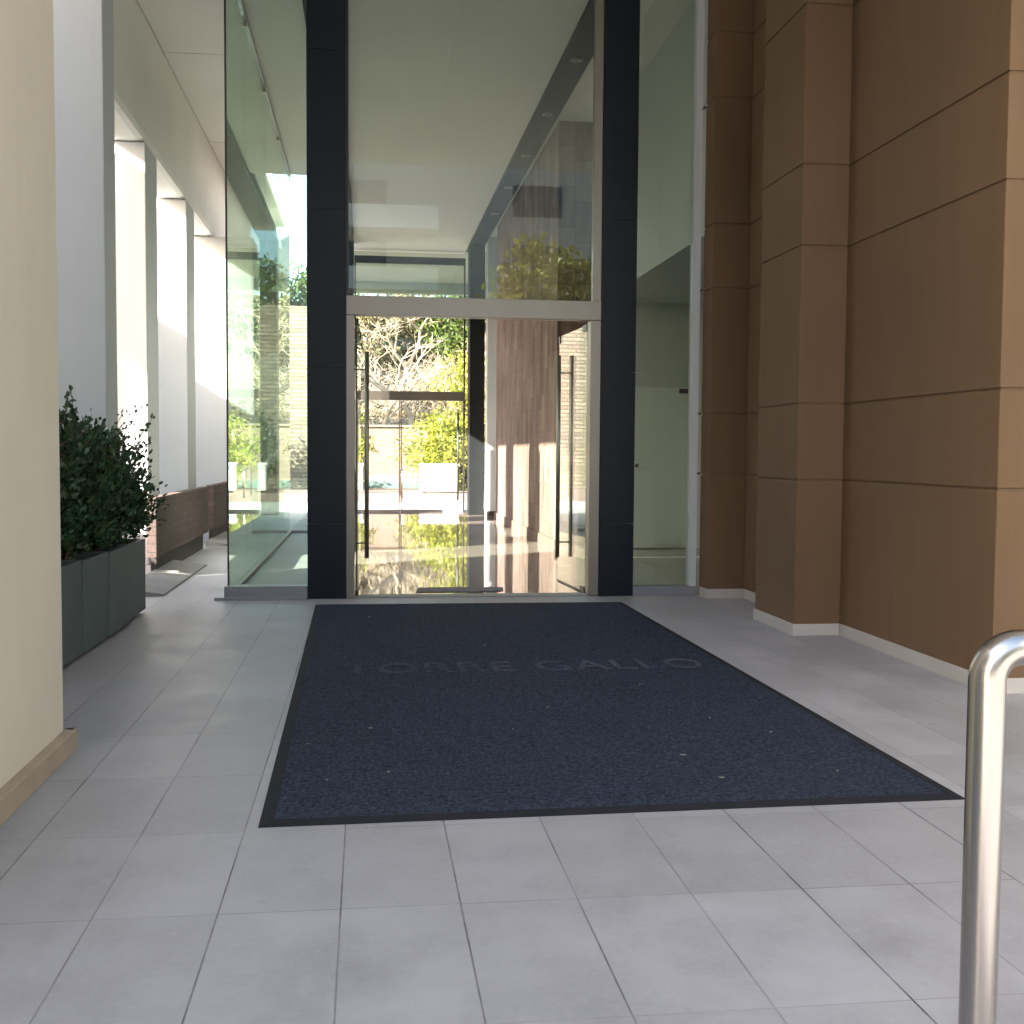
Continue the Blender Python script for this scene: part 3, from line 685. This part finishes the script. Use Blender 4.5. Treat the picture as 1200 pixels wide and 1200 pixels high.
def crown_bush(name, lab, x, y, z, rx, rz, mat, nl, L, Wd, group, seed, cat='shrub', trunk=.3):
    rr = random.Random(seed); g = empty(name, (x, y, z)); tag(g, lab, cat, group)
    cl = []; tw = MB()
    for q in range(34):
        a = rr.uniform(0, 6.283); u = rr.random(); rd = rr.random()**.5
        p = Vector((x + math.cos(a)*rx*rd*math.sin(.35+2.4*u), y + math.sin(a)*rx*rd*.8*math.sin(.35+2.4*u), z + trunk + rz*u)); cl.append(p)
        root = Vector((x+rr.uniform(-.1, .1), y+rr.uniform(-.1, .1), z)); mid = root.lerp(p, .5)+Vector((0, 0, .12*rz)); tw.tube([root, mid, p], [.05*rz/2, .03*rz/2, .008], 5, False)
    C = []
    for i in range(nl):
        p = cl[rr.randrange(len(cl))]; s = .17*rx+.06
        C.append((p.x+rr.gauss(0, s), p.y+rr.gauss(0, s), p.z+rr.gauss(0, s*.8)))
    leaves('crown', mat, np.array(C), L, Wd, g, updir=.3); tw.build('trunk', M['bark'], g)
gp_ = 'bushes along the garden wall'
crown_bush('garden_bush', 'bright yellow green bush behind the white tank', 3.0, 44.6, 0, 1.45, 2.5, M['lime'], 5200, .20, .07, gp_, 1)
crown_bush('garden_bush', 'tall feathery green bush behind the bright bush', 3.9, 46.2, 0, 1.5, 5.0, M['lime'], 4200, .24, .05, gp_, 2)
crown_bush('garden_bush', 'small green bush at the left of the garden wall', -.75, 44.4, 0, .75, 2.9, M['lime'], 2600, .16, .06, gp_, 3)
crown_bush('garden_bush', 'green bush before the tall rubble wall', -4.6, 44.0, 0, 1.2, 2.6, M['green'], 3200, .18, .07, gp_, 4)
def bare_tree(x, y, z, h, seed, lab):
    rr = random.Random(seed); g = empty('bare_tree', (x, y, z)); tag(g, lab, 'tree', 'bare pale trees on the hillside')
    tr = MB(); cr = MB(); cnt = [0]
    def br(p, d, L, r, lev):
        if lev > 5 or cnt[0] > 1500: return
        cnt[0] += 1; q = p; pts = [p]; 
        for i in range(3):
            d = (d + Vector((rr.gauss(0, .16), rr.gauss(0, .16), rr.gauss(0, .12)+.02))).normalized(); q = q + d*L/3; pts.append(q)
        (tr if lev < 2 else cr).tube(pts, [r, r*.86, r*.72, r*.58], 6 if lev < 2 else 4, False)
        for k in range(rr.randint(2, 4) if lev < 5 else 0):
            nd = (d + Vector((rr.gauss(0, .62), rr.gauss(0, .62), rr.gauss(.05, .45)))).normalized(); br(pts[rr.choice((2, 3, 3))], nd, L*rr.uniform(.55, .82), r*.56, lev+1)
    br(Vector((x, y, z-.2)), Vector((rr.uniform(-.35, .35), 0, 1)).normalized(), h*.34, .045*h*.5, 0)
    tr.build('trunk', M['palebark'], g); cr.build('crown', M['palebark'], g)
for i, (x, y, h, lab) in enumerate(((.6, 48.9, 6.2, 'bare pale tree above the middle of the garden wall'), (2.3, 49.6, 6.5, 'bare pale tree leaning above the bright bush'), (-1.2, 49.5, 6.0, 'bare pale tree near the rubble wall'), (-4.0, 49.5, 6.5, 'bare pale tree behind the rubble wall'), (1.4, 52.5, 7, 'bare pale tree higher up the slope'), (5.2, 50.0, 7, 'bare pale tree behind the tall feathery bush'))):
    bare_tree(x, y, hz(x, y), h, 20+i, lab)
for i, (x, y, r, h, m, lab) in enumerate(((-6.5, 60, 2.6, 3.4, 'green', 'round green tree on the skyline left of the hill'), (-2.4, 62, 2.2, 2.6, 'green', 'green tree on the skyline over the rubble wall'), (2.2, 57, 2.0, 3.6, 'dry', 'dry brown tree high on the slope'), (4.6, 55, 2.0, 4.0, 'green', 'leafy green tree high on the slope'), (-.4, 55.5, 1.7, 3.2, 'dry', 'brown scrubby tree over the middle of the slope'))):
    crown_bush('hill_tree', lab, x, y, hz(x, y)-.2, r, h, M[m], 3200, .30, .12, 'leafy trees on the hill', 60+i, 'tree', .8)

# ---------------------------------------------------------------- out of frame: added light blockers, then the block and tree mirrored in the glass
nb = empty('left_shade_block', (-5.7, 0, 0)); tag(nb, 'added unseen cream block keeping the sun off the walk', 'building')  # added unseen block, keeps sun off the walk and first column
B(-6.5, -5, -4.5, 11.0, -.04, 8.1).build('wall_face', M['bld'], nb)
for z in (1.2, 4.4, 7.2):
    for y in (-3, 0, 4, 7.4): B(-4.998, -4.96, y-.7, y+.7, z, z+1.5).build('window', M['win'], nb)
bw = empty('stepped_shade_wall', (-6.5, 17, 0)); tag(bw, 'added unseen stepped cream wall shading the lower columns', 'wall')  # added unseen wall, step heights shaped to shade columns and ground
B(-6.6, -6.45, 11.05, 13.9, -.04, 2.6).build('wall_face', M['bld'], bw); B(-6.6, -6.45, 13.905, 18.0, -.04, 5.55).build('wall_face', M['bld'], bw); B(-6.6, -6.45, 18.005, 25, -.04, 4.85).build('wall_face', M['bld'], bw)
pn = empty('shade_panel_stand', (-6.2, 13.4, 0)); tag(pn, 'added unseen grey panel on a pole, shading the second column', 'blocker')  # added unseen panel, sized to shade the second column
B(-6.28, -6.12, 13.06, 13.78, 4.62, 7.14).build('panel', M['blocker'], pn, bevel=.02); MB().tube([(-6.2, 13.4, -.05), (-6.2, 13.4, 4.61)], .05, 10).build('pole', M['greymetal'], pn)
rwg = empty('right_shade_block', (8.5, -3, 0)); tag(rwg, 'added unseen dark slate block cutting skylight from the right', 'building')  # added unseen dark mass, cuts skylight reaching the brown wall's front faces
B(7.6, 9.45, -12, 6.60, -.04, 12).build('wall_face', M['slate'], rwg)
fb = empty('apartment_block', (4, -38, 0)); tag(fb, 'cream apartment block with white balconies, mirrored in the glass', 'building')
B(-24, 34, -46, -36, -.05, 16.5).build('wall_face', M['bld'], fb)
for j in range(5):
    z = .6 + 3.1*j
    for i in range(6):
        x = -20 + 9.2*i
        B(x, x+2.6, -35.998, -35.95, z+.9, z+2.5).build('window', M['win'], fb)
        if i % 2 == 0 and j:
            bl = MB(); bl.box(x-1, x+5.2, -35.99, -34.6, z-.15, z); bl.box(x-1, x+5.2, -34.7, -34.6, z, z+1.0); bl.box(x-1, x-.9, -35.99, -34.7, z, z+1.0); bl.box(x+5.1, x+5.2, -35.99, -34.7, z, z+1.0)
            bl.build('balcony', M['bldw'], fb)
crown_bush('street_tree', 'green street tree behind the viewer, mirrored in the glass', 8.0, -26, -.05, 2.6, 6.5, M['lime'], 4200, .35, .18, None, 90, 'tree', 4.0)
for o in bpy.data.objects:
    if '_w' in o.keys(): del o['_w']
